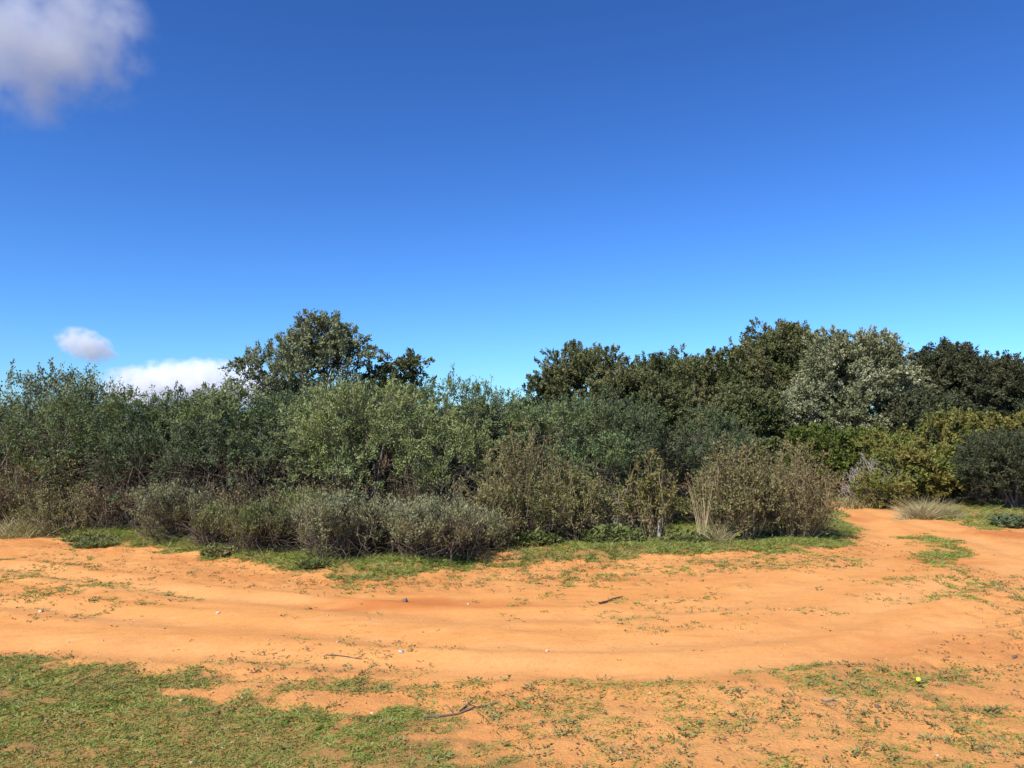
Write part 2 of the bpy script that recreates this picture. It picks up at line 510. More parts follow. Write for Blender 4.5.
def rng_next():
    SEED[0] += 1
    return np.random.default_rng(SEED[0])

def shrub(name, label, group, px, Y, wpx, top, mat, leaf=(.055, .017), ls=.22, k=14, dens=260, rc=.30, nc=60, zmin=.12, gap=.36,
          upb=.6, jit=.45, lump=.25, twigs=250, twigmat='twig', stemn=9, sprigs=0, spriglen=.45, deep=.8, cat='shrub', jit2=.8, twshow=.5, facew=.8):
    rng = rng_next()
    x = x_at(px, Y)
    rx = wpx / F * Y / 2
    ry = rx * deep
    root = empty(name, x, Y)
    h = height_at(top, Y) - root.location.z
    FOOT.append((x, Y, rx, ry))
    rc = min(rc, .42 * rx, .4 * h)
    C = clump_centres(rng, rx, ry, h, rc, nc, zmin, lump, ls * .5)
    centre = np.array([0, 0, h * .4])
    lv, tw = foliage(rng, C, rc, centre, dens, ls, k, leaf[0], leaf[1], upb, .9, jit, gap, jit2, facew, twig=twshow)
    if sprigs:                                                          # long leafy shoots breaking the outline
        hi = C[np.argsort(-C[:, 2] + rng.normal(0, .1 * h, len(C)))[:max(6, len(C) // 3)]]
        S = hi[rng.integers(0, len(hi), sprigs)] + rng.normal(0, rc * .5, (sprigs, 3))
        dr = unit(np.stack([rng.normal(0, .32, sprigs), rng.normal(0, .32, sprigs), np.ones(sprigs)], 1))
        ln = spriglen * rng.uniform(.5, 1.25, sprigs)
        pth = sway(rng, S, S + dr * ln[:, None], 6, .06)
        tw.add(*tubes(pth, np.repeat(np.linspace(1.3, .4, 6)[None], sprigs, 0) * .004, 3))
        kk = 26
        t = rng.uniform(.15, 1, (sprigs, kk))
        P = S[:, None] + dr[:, None] * (t * ln[:, None])[..., None] + rng.normal(0, .02, (sprigs, kk, 3))
        lv.add(*leaf_quads(rng, P.reshape(-1, 3), np.repeat(dr[:, None], kk, 1).reshape(-1, 3), leaf[0], leaf[1], 1.1))
    lv.obj('foliage', M[mat], root, more=tw, more_mat=M['bark'])
    # main stems from the foot into the clumps
    st = Bag()
    pick = C[rng.permutation(len(C))[:stemn]]
    a = rng.uniform(0, 2 * math.pi, len(pick))
    P0 = np.stack([np.cos(a) * .012, np.sin(a) * .012, np.full(len(pick), -.06)], 1)
    pth = sway(rng, P0, pick, 7, .07, .06)
    st.add(*tubes(pth, np.repeat(np.linspace(1, .3, 7)[None], len(pick), 0) * (.012 + .010 * h), 5))
    st.obj('stems', M['bark'], root)
    if twigs:
        dt = Bag()
        dead_twigs(rng, dt, rx * .9, ry * .9, h * .72, twigs)
        dt.obj('dead_twig_sprays', M[twigmat], root)
    return tag(root, label, cat, group)

def dry_shrub(name, label, group, px, Y, wpx, top, stemmat='twig', leafmat='brownleaf', leafn=2500, leaf=(.035, .014), stems=130, side=5, fan=1.0, r=.005, deep=.8, cat='shrub', topgreen=0, greenmat='weedy'):
    """many thin stems fanning out from the foot, side twigs, few leaves"""
    rng = rng_next()
    x = x_at(px, Y)
    rx = wpx / F * Y / 2
    ry = rx * deep
    root = empty(name, x, Y)
    h = height_at(top, Y) - root.location.z
    FOOT.append((x, Y, rx * .8, ry * .8))
    a = rng.uniform(0, 2 * math.pi, stems)
    rr = np.sqrt(rng.uniform(0, 1, stems))
    P0 = np.stack([np.cos(a) * rr * rx * .45, np.sin(a) * rr * ry * .45, np.full(stems, -.03)], 1)
    hh = h * np.sqrt(np.clip(1 - (rr * .92) ** 2, .05, 1)) * rng.uniform(.55, 1.04, stems)
    P1 = np.stack([np.cos(a) * rr * rx * fan, np.sin(a) * rr * ry * fan, hh], 1) + rng.normal(0, .06 * rx, (stems, 3)) * np.array([1, 1, .3])
    m = 7
    pth = sway(rng, P0, P1, m, .085, .05)
    b = Bag()
    b.add(*tubes(pth, np.repeat(np.linspace(1.3, .45, m)[None], stems, 0) * r * rng.uniform(.7, 1.3, (stems, 1)), 3))
    n2 = stems * side
    si = rng.integers(0, stems, n2)
    tt = rng.integers(2, m, n2)
    Q0 = pth[si, tt]
    dr = unit(pth[si, np.minimum(tt, m - 1)] - pth[si, tt - 1]) + rng.normal(0, .85, (n2, 3))
    Q1 = Q0 + unit(dr + np.array([0, 0, .25])) * (rng.uniform(.08, .3, n2) * h * .5)[:, None]
    Q1[:, 2] = np.maximum(Q1[:, 2], .03)
    p2 = sway(rng, Q0, Q1, 4, .08)
    b.add(*tubes(p2, np.repeat(np.linspace(.8, .3, 4)[None], n2, 0) * r * .8, 3))
    b.obj('stems', M[stemmat], root)
    def spread_leaves(n, mat, nm, lo):
        lb = Bag()
        i = rng.integers(0, n2, n)
        t = rng.integers(0, 4, n)
        P = p2[i, t] + rng.normal(0, .015, (n, 3))
        ok = (P[:, 2] > lo * h) & (P[:, 2] > .03)
        D = unit(Q1[i] - Q0[i])
        lb.add(*leaf_quads(rng, P[ok], D[ok], leaf[0], leaf[1], 1.0))
        lb.obj(nm, M[mat], root)
    if leafn:
        spread_leaves(leafn, leafmat, 'withered_leaves' if leafmat == 'brownleaf' else 'foliage', 0)
    if topgreen:
        spread_leaves(topgreen, greenmat, 'green_leaves', .3)
    return tag(root, label, cat, group)

def blades(rng, P, ln, lean, w, seg=3, bend=.5):
    """curved grass blades from P: ribbons of seg quads that narrow to a tip"""
    n = len(P)
    d = unit(np.stack([rng.normal(0, lean, n), rng.normal(0, lean, n), np.ones(n)], 1))
    hz = unit(np.stack([d[:, 0], d[:, 1], np.zeros(n)], 1) + 1e-6)
    t = np.linspace(0, 1, seg + 1)
    pth = P[:, None] + d[:, None] * (t[None, :, None] * ln[:, None, None]) + hz[:, None] * (t[None, :, None] ** 2 * ln[:, None, None] * bend) \
        - np.array([0, 0, 1]) * (t[None, :, None] ** 2 * ln[:, None, None] * bend * .35)
    side = unit(np.cross(d, rng.normal(0, 1, (n, 3))))
    ww = np.maximum(1 - t ** 1.5, .12)[None, :, None] * (w * rng.uniform(.7, 1.3, n))[:, None, None] * .5
    V = np.stack([pth - side[:, None] * ww, pth + side[:, None] * ww], 2).reshape(-1, 3)
    s = np.arange(seg)[:, None] * 2
    q = (s + np.array([0, 1, 3, 2])).reshape(-1, 4)
    Q = (np.arange(n)[:, None, None] * (seg + 1) * 2 + q[None]).reshape(-1, 4)
    return V, Q

def tussock(name, label, group, px, Y, wpx, top, n=700, mat='straw', w=.008, lean=.5, cat='grass tussock', mix=None, bend=.35):
    rng = rng_next()
    x = x_at(px, Y)
    rx = wpx / F * Y / 2
    root = empty(name, x, Y)
    h = height_at(top, Y) - root.location.z
    FOOT.append((x, Y, rx * .6, rx * .5))
    def bl(nm, cnt, mt):
        a = rng.uniform(0, 2 * math.pi, cnt)
        r_ = np.sqrt(rng.uniform(0, 1, cnt)) * rx * .55
        P = np.stack([np.cos(a) * r_, np.sin(a) * r_ * .8, np.full(cnt, -.02)], 1)
        hf = np.ones(cnt)
        if cnt > 200:
            kc = 14
            ca = rng.uniform(0, 2 * math.pi, kc)
            cr = np.sqrt(rng.uniform(0, 1, kc)) * rx * .85
            cc = np.stack([np.cos(ca) * cr, np.sin(ca) * cr * .7, np.full(kc, -.02)], 1)
            w_ = rng.integers(0, kc, cnt)
            P = cc[w_] + rng.normal(0, .06, (cnt, 3)) * np.array([1, 1, 0])
            hf = (rng.uniform(.55, 1.05, kc) * (1 - .35 * (cr / rx) ** 2))[w_]
        V, Q = blades(rng, P, h * hf * rng.uniform(.35, 1.1, cnt), lean, w, 4, bend)
        V[:, 2] = np.maximum(V[:, 2], -.02)
        b = Bag(); b.add(V, Q); b.obj(nm, M[mt], root)
    bl('dry_blades' if mat == 'straw' else 'blades', n, mat)
    if mix:
        bl('green_blades', n // 2, mix)
    return tag(root, label, cat, group)

def tree(name, label, group, px, Y, wpx, top, mat, leaf=(.12, .055), ls=.35, k=12, dens=70, rc=.75, nc=60, zmin=.1, gap=.3, upb=.35,
         jit=.5, lump=.3, deep=.8, trunk_r=.13, twshow=.12, spread=.9, extra=None, facew=.8, cat='tree', limbs=12):
    rng = rng_next()
    x = x_at(px, Y)
    rx = wpx / F * Y / 2
    ry = rx * deep
    root = empty(name, x, Y)
    h = height_at(top, Y) - root.location.z
    FOOT.append((x, Y, rx * .8, ry * .8))
    rc = min(rc, .4 * rx, .35 * h)
    C = clump_centres(rng, rx, ry, h, rc, nc, zmin, lump, ls * .5)
    if extra:                                                            # outlying boughs seen against the sky: offsets in widths and heights
        C = np.concatenate([C, np.array([(ex * rx, ey * ry, ez * h) for ex, ey, ez in extra])])
    centre = np.array([0, 0, h * .4])
    lv, tw = foliage(rng, C, rc, centre, dens, ls, k, leaf[0], leaf[1], upb, .9, jit, gap, spread, facew, twig=twshow, twig_r=.006)
    lv.obj('crown', M[mat], root, more=tw, more_mat=M['bark'])
    tb = Bag()
    fork = np.array([[rng.normal(0, .1), rng.normal(0, .1), h * .3]])
    tb.add(*tubes(sway(rng, np.array([[0, 0, -.1]]), fork, 6, .05), np.linspace(1.25, .8, 6)[None] * trunk_r, 9))
    pick = C[rng.permutation(len(C))[:limbs]]
    if extra:
        pick = np.concatenate([pick, C[-len(extra):]])
    P0 = np.repeat(fork, len(pick), 0) - np.array([0, 0, .08]) * rng.uniform(0, 1, (len(pick), 1))
    pth = sway(rng, P0, pick, 8, .07, .05)
    tb.add(*tubes(pth, np.repeat(np.linspace(.6, .12, 8)[None], len(pick), 0) * trunk_r, 6))
    tb.obj('trunk', M['bark'], root)
    return tag(root, label, cat, group)

G_H, G_L, G_D, G_T, G_M = 'tall shrubs of the hedge', 'low shrubs along the foot of the hedge', 'dry brown shrubs', 'trees behind the hedge', 'shrubs beside the far track'
fe = dict(leaf=(.050, .018), ls=.19, k=44, dens=165, upb=.5, rc=.31, facew=1.15, lump=.5, twigs=520)

# --- tall hedge, from its left end
shrub('dark_shrub', 'dark sprigged shrub with loose shoots against the sky at the left end of hedge', G_H, 28, 15.5, 125, 366, 'olive', ls=.3, k=13, dens=170, nc=70, rc=.34, gap=.42, sprigs=46, spriglen=.55, leaf=(.06, .03), twshow=.7)
shrub('dark_shrub', 'dark sprigged shrub whose thin leafy shoots stand under the small round cloud', G_H, 88, 15.2, 85, 370, 'olive', ls=.3, k=13, dens=170, nc=50, rc=.32, gap=.42, sprigs=34, spriglen=.5, leaf=(.06, .03), twshow=.7)
shrub('feathery_shrub', 'tall grey-green shrub with a dark bare underside at the left edge of the hedge', G_H, 8, 13.6, 150, 392, 'feather', nc=43, zmin=.3, gap=.49, sprigs=25, spriglen=.3, **fe)
shrub('feathery_shrub', 'tall grey-green shrub just below the small round cloud', G_H, 92, 13.3, 130, 388, 'feather', nc=43, zmin=.34, gap=.45, sprigs=26, spriglen=.3, **fe)
shrub('feathery_shrub', 'tall green shrub with a level top below the long low cloud', G_H, 165, 13.1, 120, 384, 'feather', nc=44, zmin=.26, gap=.43, sprigs=26, spriglen=.3, **fe)
shrub('feathery_shrub', 'tall green shrub in front of the sparse olive tree, joined to the level-topped one', G_H, 238, 12.9, 120, 384, 'feather', nc=44, zmin=.26, gap=.38, sprigs=26, spriglen=.3, **fe)
shrub('feathery_shrub', 'green shrub filling the gap below the sparse olive tree trunk', G_H, 300, 12.8, 100, 396, 'feather', nc=37, zmin=.2, gap=.38, sprigs=16, spriglen=.3, **fe)
shrub('feathery_shrub', 'largest pale green bushy shrub of the hedge, with fine twiggy sprays', G_H, 372, 12.0, 190, 378, 'pale', leaf=(.052, .017), ls=.21, k=44, dens=150, upb=.6, nc=104, rc=.33, zmin=.16, gap=.46, facew=1.1, lump=.5, sprigs=50, spriglen=.28, twshow=.8)
shrub('feathery_shrub', 'tall wispy shrub with stray shoots right of the largest pale shrub', G_H, 452, 12.6, 105, 376, 'feather', nc=40, zmin=.25, gap=.45, sprigs=44, spriglen=.4, twshow=.8, **fe)
shrub('feathery_shrub', 'wispy grey-green shrub with spiky top at the notch in the skyline', G_H, 500, 13.0, 80, 386, 'feather', nc=31, zmin=.2, gap=.45, sprigs=30, spriglen=.34, twshow=.8, **fe)
shrub('feathery_shrub', 'rounded grey-green shrub with brownish sprays right of the skyline notch', G_H, 553, 12.6, 110, 398, 'feather', nc=39, zmin=.2, gap=.45, sprigs=26, spriglen=.3, twshow=.8, **fe)
shrub('feathery_shrub', 'pale twiggy shrub overhanging the dark hollows in the middle of the hedge', G_H, 452, 11.7, 90, 420, 'pale', leaf=(.052, .017), ls=.19, k=42, dens=140, nc=34, zmin=.32, gap=.46, facew=1.1, sprigs=12, spriglen=.25, twshow=.8)
shrub('slate_shrub', 'dark slate-green soft shrub in the middle, behind the small leafy reddish one', G_H, 640, 12.9, 120, 402, 'slate', nc=45, zmin=.12, gap=.36, sprigs=22, spriglen=.25, **fe)
shrub('slate_shrub', 'dark slate-green soft shrub behind the big round dry shrub', G_H, 705, 13.1, 110, 400, 'slate', nc=43, zmin=.12, gap=.36, sprigs=18, spriglen=.25, **fe)
shrub('slate_shrub', 'dark slate-green shrub beneath the rounded olive-green tree', G_H, 590, 13.4, 90, 392, 'slate', nc=31, zmin=.12, gap=.36, sprigs=14, spriglen=.25, **fe)
# --- darker middle storey of the hedge
shrub('green_shrub', 'dark green shrub low in the hedge behind the yellowish shrub', G_H, 84, 13.2, 90, 440, 'deep', nc=30, zmin=.45, gap=.38, **fe)
shrub('green_shrub', 'dark green rounded shrub halfway up the hedge above the bare red patch', G_H, 138, 12.2, 105, 432, 'deep', nc=30, zmin=.42, gap=.45, **fe)
shrub('green_shrub', 'deep green shrub halfway up the hedge above the grey-brown low shrub', G_H, 205, 11.9, 110, 424, 'deep', nc=32, zmin=.46, gap=.45, **fe)
shrub('green_shrub', 'deep green shrub halfway up the hedge beside the largest pale shrub', G_H, 276, 11.8, 95, 430, 'deep', nc=28, zmin=.46, gap=.45, **fe)
shrub('green_shrub', 'grey-green drooping shrub low in the hedge between brown thickets', G_H, 590, 11.7, 90, 432, 'feather', nc=28, zmin=.1, gap=.43, **fe)
# --- dry thickets
dry_shrub('dry_shrub', 'brown dead thicket under the left end of the hedge', G_D, 18, 13.2, 90, 462, leafn=2600, topgreen=2500, stemmat='reed')
dry_shrub('dry_shrub', 'dark brown thicket under the hedge beside the bare red patch', G_D, 118, 12.2, 90, 470, leafn=4200)
dry_shrub('dry_shrub', 'dark brown thicket between the two grey-green low shrubs at left', G_D, 246, 11.2, 110, 464, leafn=4800, topgreen=500)
dry_shrub('dry_shrub', 'dark brown bare thicket under the largest pale shrub', G_D, 335, 11.3, 110, 462, leafn=4200, stems=150)
dry_shrub('dry_shrub', 'brown thicket above the darker low grey shrub', G_D, 415, 11.3, 90, 462, leafn=2600)
dry_shrub('dry_shrub', 'reddish brown dry shrub sweeping down to the bare verge', G_D, 480, 10.7, 90, 476, stemmat='reed', leafn=4200, topgreen=4200, fan=1.1, stems=110, leaf=(.04, .016), r=.004)
dry_shrub('dry_shrub', 'tallest brown dry shrub with upright pale stalks in the hedge', G_D, 524, 11.1, 110, 424, stemmat='reed', leafn=5200, topgreen=6500, stems=140, leaf=(.042, .018), r=.004)
dry_shrub('dry_shrub', 'dry brown shrub with pale tops between the drooping green shrub and the small leafy one', G_D, 575, 11.0, 80, 466, stemmat='reed', leafn=3600, topgreen=5000, leaf=(.042, .018), r=.004)
dry_shrub('dry_shrub', 'low greyish dry shrub behind the lush green weeds', G_D, 612, 11.1, 70, 486, leafn=1500, topgreen=700, stemmat='greytwig')
dry_shrub('leafy_dry_shrub', 'small reddish-stemmed shrub with yellow-green leaves, behind the white stump', G_D, 650, 10.9, 74, 452, stemmat='reed', leafn=2200, topgreen=3000, greenmat='yellow', leaf=(.045, .026), stems=70, fan=.9)
dry_shrub('round_dry_shrub', 'left, greener half of the big round dry shrub, with tall straw stalks at its foot', G_D, 735, 11.1, 92, 441, stemmat='reed', leafn=6000, topgreen=6500, greenmat='weedy', stems=250, leaf=(.045, .022), side=7, r=.004)
dry_shrub('round_dry_shrub', 'right, browner half of the big round dry shrub, beside the bend of the track', G_D, 794, 11.3, 88, 443, stemmat='reed', leafn=9000, topgreen=2200, greenmat='weedy', stems=270, leaf=(.042, .018), fan=1.05, side=7, r=.004)
dry_shrub('grey_dead_shrub', 'bare grey dead shrub with pale branches beyond the bend of the track', G_D, 868, 17.0, 66, 456, stemmat='greytwig', leafn=0, stems=110, r=.011, side=6)
# --- low front shrubs
gr = dict(leaf=(.036, .0115), ls=.17, k=40, rc=.16, dens=330, upb=1.5, jit=.3, gap=.44, facew=.9, twigs=420, sprigs=60, spriglen=.24, lump=1.0)
shrub('yellowish_shrub', 'small yellowish-green shrub with thin stalks near the left edge', G_L, 50, 12.7, 74, 455, 'weedy', nc=36, rc=.2, zmin=.25, gap=.5, leaf=(.045, .025), ls=.2, k=10, dens=300, twigs=180)
dry_shrub('low_grey_shrub', 'low open shrub of grey-brown stalks standing on the grass at left', G_L, 68, 12.4, 104, 482, stemmat='reed', leafn=2600, leafmat='ash', topgreen=4200, greenmat='weedy', stems=90, r=.006)
shrub('low_grey_shrub', 'low grass-green shrub at the left edge of the grass verge', G_L, 8, 13.0, 70, 480, 'weedy', nc=42, zmin=.14, **gr)
shrub('low_grey_shrub', 'grey-brown low shrub right of the bare red patch', G_L, 180, 11.3, 92, 484, 'ash', nc=75, zmin=.14, **dict(gr, gap=.48))
shrub('low_grey_shrub', 'smallest grey-green low shrub, between the grey-brown one and the olive-green one', G_L, 222, 10.6, 60, 510, 'weedy', nc=50, zmin=.14, **gr)
shrub('low_grey_shrub', 'olive-green low shrub below the dark brown thicket', G_L, 270, 10.3, 84, 506, 'weedy', nc=70, zmin=.14, **gr)
shrub('low_grey_shrub', 'silvery low shrub standing closest to the track', G_L, 342, 9.7, 98, 496, 'ash', nc=87, zmin=.14, **gr)
shrub('low_grey_shrub', 'darker low grey shrub at the hollow, next to the bare verge', G_L, 436, 9.6, 104, 500, 'ash', nc=92, zmin=.14, **dict(gr, gap=.48))
shrub('low_grey_shrub', 'small ragged grey shrub wedged between the two low shrubs closest to the track', G_L, 390, 10.1, 84, 506, 'ash', nc=60, zmin=.10, **gr)
shrub('low_grey_shrub', 'ragged low grey-green shrub behind the one standing closest to the track', G_L, 312, 10.6, 92, 492, 'weedy', nc=60, zmin=.10, **gr)
shrub('low_grey_shrub', 'small grey tuft of a shrub at the end of the row beside the bare verge', G_L, 482, 10.2, 60, 516, 'ash', nc=40, zmin=.08, **gr)
shrub('low_green_shrub', 'small fresh green shrub at the foot of the hedge behind the lush weeds', G_L, 545, 10.9, 60, 500, 'weedy', nc=42, zmin=.14, **gr)
# --- trees behind
tree('olive_tree', 'sparse grey-green olive tree, tallest above the hedge, with sky showing through its left boughs', G_T, 316, 17.5, 132, 310, 'olive', leaf=(.07, .032), ls=.22, k=36, dens=105, rc=.42, nc=96, zmin=.3, gap=.36, trunk_r=.09, twshow=.4, facew=1.1,
     extra=[(-1.02, 0, .62), (-1.06, .1, .69), (-.85, -.2, .66), (-.75, 0, .58), (-.9, .1, .72), (.02, 0, .87), (.16, .1, .86), (-.14, 0, .85), (.34, 0, .82), (.50, 0, .75), (-.34, 0, .79)], limbs=22)
tree('dark_tree', 'small dense dark green tree touching the right side of the sparse olive tree', G_T, 394, 18, 66, 341, 'oak', leaf=(.07, .042), rc=.36, nc=60, dens=110, ls=.2, k=36, zmin=.3, gap=.3, trunk_r=.07)
oak = dict(leaf=(.062, .036), ls=.22, k=56, dens=88, rc=.54, gap=.32, facew=1.5, jit=.35)
tree('holm_oak', 'rounded olive-green tree right of the skyline notch', G_T, 590, 20, 120, 340, 'oak', nc=90, zmin=.15, **oak)
tree('holm_oak', 'lower olive-green tree leaning over the skyline notch', G_T, 545, 19.5, 70, 364, 'oak', nc=50, zmin=.15, **oak)
tree('holm_oak', 'olive-green tree with yellowish patches before the long dark ridge of trees', G_T, 640, 19, 110, 362, 'oak', nc=80, zmin=.1, **oak)
big = dict(leaf=(.078, .046), ls=.30, k=66, dens=58, rc=.82, gap=.22, facew=1.5, jit=.35)
tree('holm_oak', 'holm oak whose level crown begins the ridge of big trees', G_T, 668, 28, 104, 351, 'oak', nc=94, **big)
tree('holm_oak', 'holm oak with lighter top in the middle of the ridge of big trees', G_T, 722, 27, 100, 345, 'oak', nc=108, **big)
tree('holm_oak', 'highest holm oak, its dark crown rising left of the silver tree', G_T, 782, 29, 118, 323, 'oak', nc=148, **big)
tree('holm_oak', 'smaller holm oak in front of the ridge, above the big round dry shrub', G_T, 745, 24, 80, 385, 'oak', nc=60, **dict(big, rc=.6, dens=150))
tree('silver_tree', 'large silvery pale tree with a domed crown', G_T, 850, 26, 118, 333, 'silver', leaf=(.10, .045), ls=.28, k=38, dens=66, rc=.74, nc=130, zmin=.08, gap=.28, upb=.3, facew=1.5, jit=.3)
tree('silver_tree', 'small silvery tree standing at the left foot of the large silvery one', G_T, 797, 25, 62, 384, 'silver', leaf=(.10, .045), ls=.24, k=36, dens=78, rc=.5, facew=1.5, nc=46, zmin=.08, gap=.34, upb=.5)
tree('grey_tree', 'grey-green tree half hidden behind the large silvery tree', G_T, 902, 28, 66, 356, 'olive', leaf=(.12, .05), ls=.4, k=12, dens=75, rc=.6, nc=60, zmin=.08, gap=.32, extra=[(.05, 0, 1.0)])
tree('dark_oak', 'darkest tall oak right of the large silvery tree', G_T, 950, 28, 92, 341, 'dark', nc=135, **big)
tree('dark_oak', 'dark oak with pointed shoots at the right edge of the photo', G_T, 1008, 28, 84, 352, 'dark', nc=108, **big)
tree('dark_oak', 'dark oak continuing the tree line past the right edge', G_T, 1066, 28, 100, 356, 'oak', nc=108, **big)
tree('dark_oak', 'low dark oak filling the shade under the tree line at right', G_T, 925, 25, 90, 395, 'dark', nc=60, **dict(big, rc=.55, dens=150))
# --- shrubs beside the far track
le = dict(leaf=(.07, .044), ls=.20, k=32, dens=110, rc=.40, gap=.36, jit2=1.0, upb=.45, facew=1.3)
shrub('glossy_shrub', 'bright green spreading shrub below the large silvery tree', G_M, 822, 19.5, 110, 427, 'bright', nc=90, zmin=.05, **le)
shrub('glossy_shrub', 'bright green low shrub joining the ochre one', G_M, 868, 20, 60, 428, 'bright', nc=50, zmin=.05, **le)
shrub('glossy_shrub', 'ochre-tinged shrub with orange-brown top', G_M, 893, 18.6, 76, 430, 'yellow', nc=60, zmin=.05, **le)
shrub('glossy_shrub', 'yellow-green shrub right at the bend of the far track', G_M, 908, 17.4, 84, 446, 'yellow', nc=66, zmin=.05, **le)
shrub('glossy_shrub', 'tall yellow-green shrub in front of the darkest oak', G_M, 965, 19.5, 92, 408, 'yellow', nc=84, zmin=.05, sprigs=14, spriglen=.4, **le)
shrub('glossy_shrub', 'yellow-green shrub at the right edge above the dark rounded shrub', G_M, 1028, 19, 90, 412, 'yellow', nc=70, zmin=.05, sprigs=10, spriglen=.4, **le)
shrub('dark_round_shrub', 'dark rounded shrub at the right edge over the dry grass', G_M, 1014, 16.2, 112, 430, 'dark', nc=110, zmin=.0, gap=.32, leaf=(.05, .022), ls=.2, k=40, dens=140, twigs=120, twshow=.15, facew=1.2)
shrub('dull_shrub', 'small dull olive shrub beside the bare grey dead shrub', G_M, 880, 16.6, 56, 474, 'yellow', nc=44, rc=.25, zmin=.02, gap=.40, leaf=(.05, .028), ls=.18, k=30, dens=130, facew=1.1, twigs=200)
# --- grasses
tussock('straw_tussock', 'large pale straw tussock at the edge of the far track', 'grass tussocks', 930, 14.6, 56, 488, 2600, 'straw', .008, .75, mix='drygrass')
tussock('straw_tussock', 'pale dry grass tussock below the dark rounded shrub', 'grass tussocks', 1002, 14.4, 70, 504, 900, 'drygrass', .010, .5, mix='weedy')
tussock('straw_tussock', 'small grey dead tussock lying left of the large pale one', 'grass tussocks', 908, 14.5, 40, 506, 350, 'straw', .009, .9)
tussock('straw_tussock', 'tall thin straw stalks at the foot of the big round dry shrub', 'grass tussocks', 701, 10.75, 14, 466, 26, 'straw', .009, .06, bend=.08)
tussock('straw_tussock', 'short straw tuft beside the tall thin straw stalks', 'grass tussocks', 716, 10.6, 34, 512, 120, 'straw', .008, .4, mix='weedy')
tussock('straw_tussock', 'yellow-tan dry grass clump at the left edge under the brown thicket', 'grass tussocks', 22, 12.3, 76, 500, 900, 'drygrass', .009, .6, mix='straw')
tussock('straw_tussock', 'dry straw tuft at the inside of the track bend', 'grass tussocks', 852, 16.6, 36, 486, 300, 'straw', .010, .4, mix='weedy')
shrub('feathery_shrub', 'shaded green shrub behind the dark sprigged ones under the small round cloud', G_H, 80, 16.2, 200, 396, 'deep', nc=136, zmin=.05, gap=.25, **fe)
shrub('feathery_shrub', 'shaded green shrub at the foot of the rounded olive-green tree', G_H, 575, 15.0, 140, 400, 'deep', nc=96, zmin=.05, gap=.25, **fe)
shrub('feathery_shrub', 'shaded green shrub at the foot of the sparse olive tree', G_H, 300, 15.2, 150, 392, 'deep', nc=104, zmin=.05, gap=.25, **fe)
shrub('dark_shrub', 'shaded dark shrub between the yellow-green shrubs and the dark rounded one', G_M, 985, 17.6, 130, 452, 'deep', nc=70, zmin=.0, gap=.25, **fe)
shrub('dark_shrub', 'shaded dark shrub under the yellow-green shrub by the bend of the far track', G_M, 918, 18.6, 110, 462, 'deep', nc=60, zmin=.0, gap=.25, **fe)
# --- second row that closes the hedge behind the front shrubs
shrub('feathery_shrub', 'shaded green shrub behind the largest pale one, under the dense dark green tree', G_H, 388, 14.2, 150, 384, 'deep', nc=104, zmin=.05, gap=.25, **fe)
shrub('feathery_shrub', 'shaded green shrub behind the tall wispy one', G_H, 482, 14.4, 120, 396, 'deep', nc=88, zmin=.05, gap=.25, **fe)
shrub('feathery_shrub', 'shaded green shrub behind the two tall green ones under the long low cloud', G_H, 205, 14.6, 190, 390, 'deep', nc=136, zmin=.05, gap=.25, **fe)
dry_shrub('dry_shrub', 'dark twiggy thicket in the hollow behind the low grey shrubs', G_D, 388, 12.6, 150, 440, leafn=5200, stems=190)
dry_shrub('dry_shrub', 'dark twiggy thicket in the hollow behind the reddish brown shrub', G_D, 470, 12.5, 110, 446, leafn=4200, stems=150)
dry_shrub('dry_shrub', 'dark twiggy thicket deep under the left half of the hedge', G_D, 60, 13.4, 190, 440, leafn=6000, stems=220)
dry_shrub('dry_shrub', 'dark twiggy thicket deep under the deep green shrubs', G_D, 225, 13.0, 190, 440, leafn=6000, stems=220)

# ------------------------------------------------------------------ ground sheet
def axis(fine, lo, hi, far_lo, far_hi, g=1.13):
    a = list(np.arange(lo, hi, fine))
    s, x = fine, a[-1]
    while x < far_hi:
        s *= g; x += s; a.append(x)
    s, x = fine, a[0]
    pre = []
    while x > far_lo:
        s *= g; x -= s; pre.append(x)
    return np.array(pre[::-1] + a)

gx = axis(.04, -8.5, 9.5, -4000, 4000)
gy = axis(.032, 2.6, 12.5, -4000, 6000)
X, Yg = np.meshgrid(gx, gy)
Z = ground_z(X, Yg)
nx, ny = len(gx), len(gy)
V = np.stack([X, Yg, Z], -1).reshape(-1, 3)
i = np.arange(ny - 1)[:, None] * nx + np.arange(nx - 1)[None]
Q = np.stack([i, i + 1, i + nx + 1, i + nx], -1).reshape(-1, 4)
me = mesh_from('ground', V, Q, soil_mat(), True)
def vattr(name, val):
    a = me.attributes.new(name, 'FLOAT', 'POINT')
    a.data.foreach_set('value', np.asarray(val, np.float32).ravel())
cv = cover(X, Yg)
vattr('cover', cv)
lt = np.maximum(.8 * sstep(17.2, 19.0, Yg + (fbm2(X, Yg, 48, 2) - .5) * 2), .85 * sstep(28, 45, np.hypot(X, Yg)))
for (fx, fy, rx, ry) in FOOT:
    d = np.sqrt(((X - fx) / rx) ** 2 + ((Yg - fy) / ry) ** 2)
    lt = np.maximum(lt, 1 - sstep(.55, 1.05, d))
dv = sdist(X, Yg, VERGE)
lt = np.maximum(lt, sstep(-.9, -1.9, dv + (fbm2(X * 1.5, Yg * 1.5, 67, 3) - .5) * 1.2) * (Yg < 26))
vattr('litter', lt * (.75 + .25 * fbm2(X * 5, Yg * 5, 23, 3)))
rd = np.zeros(X.shape)
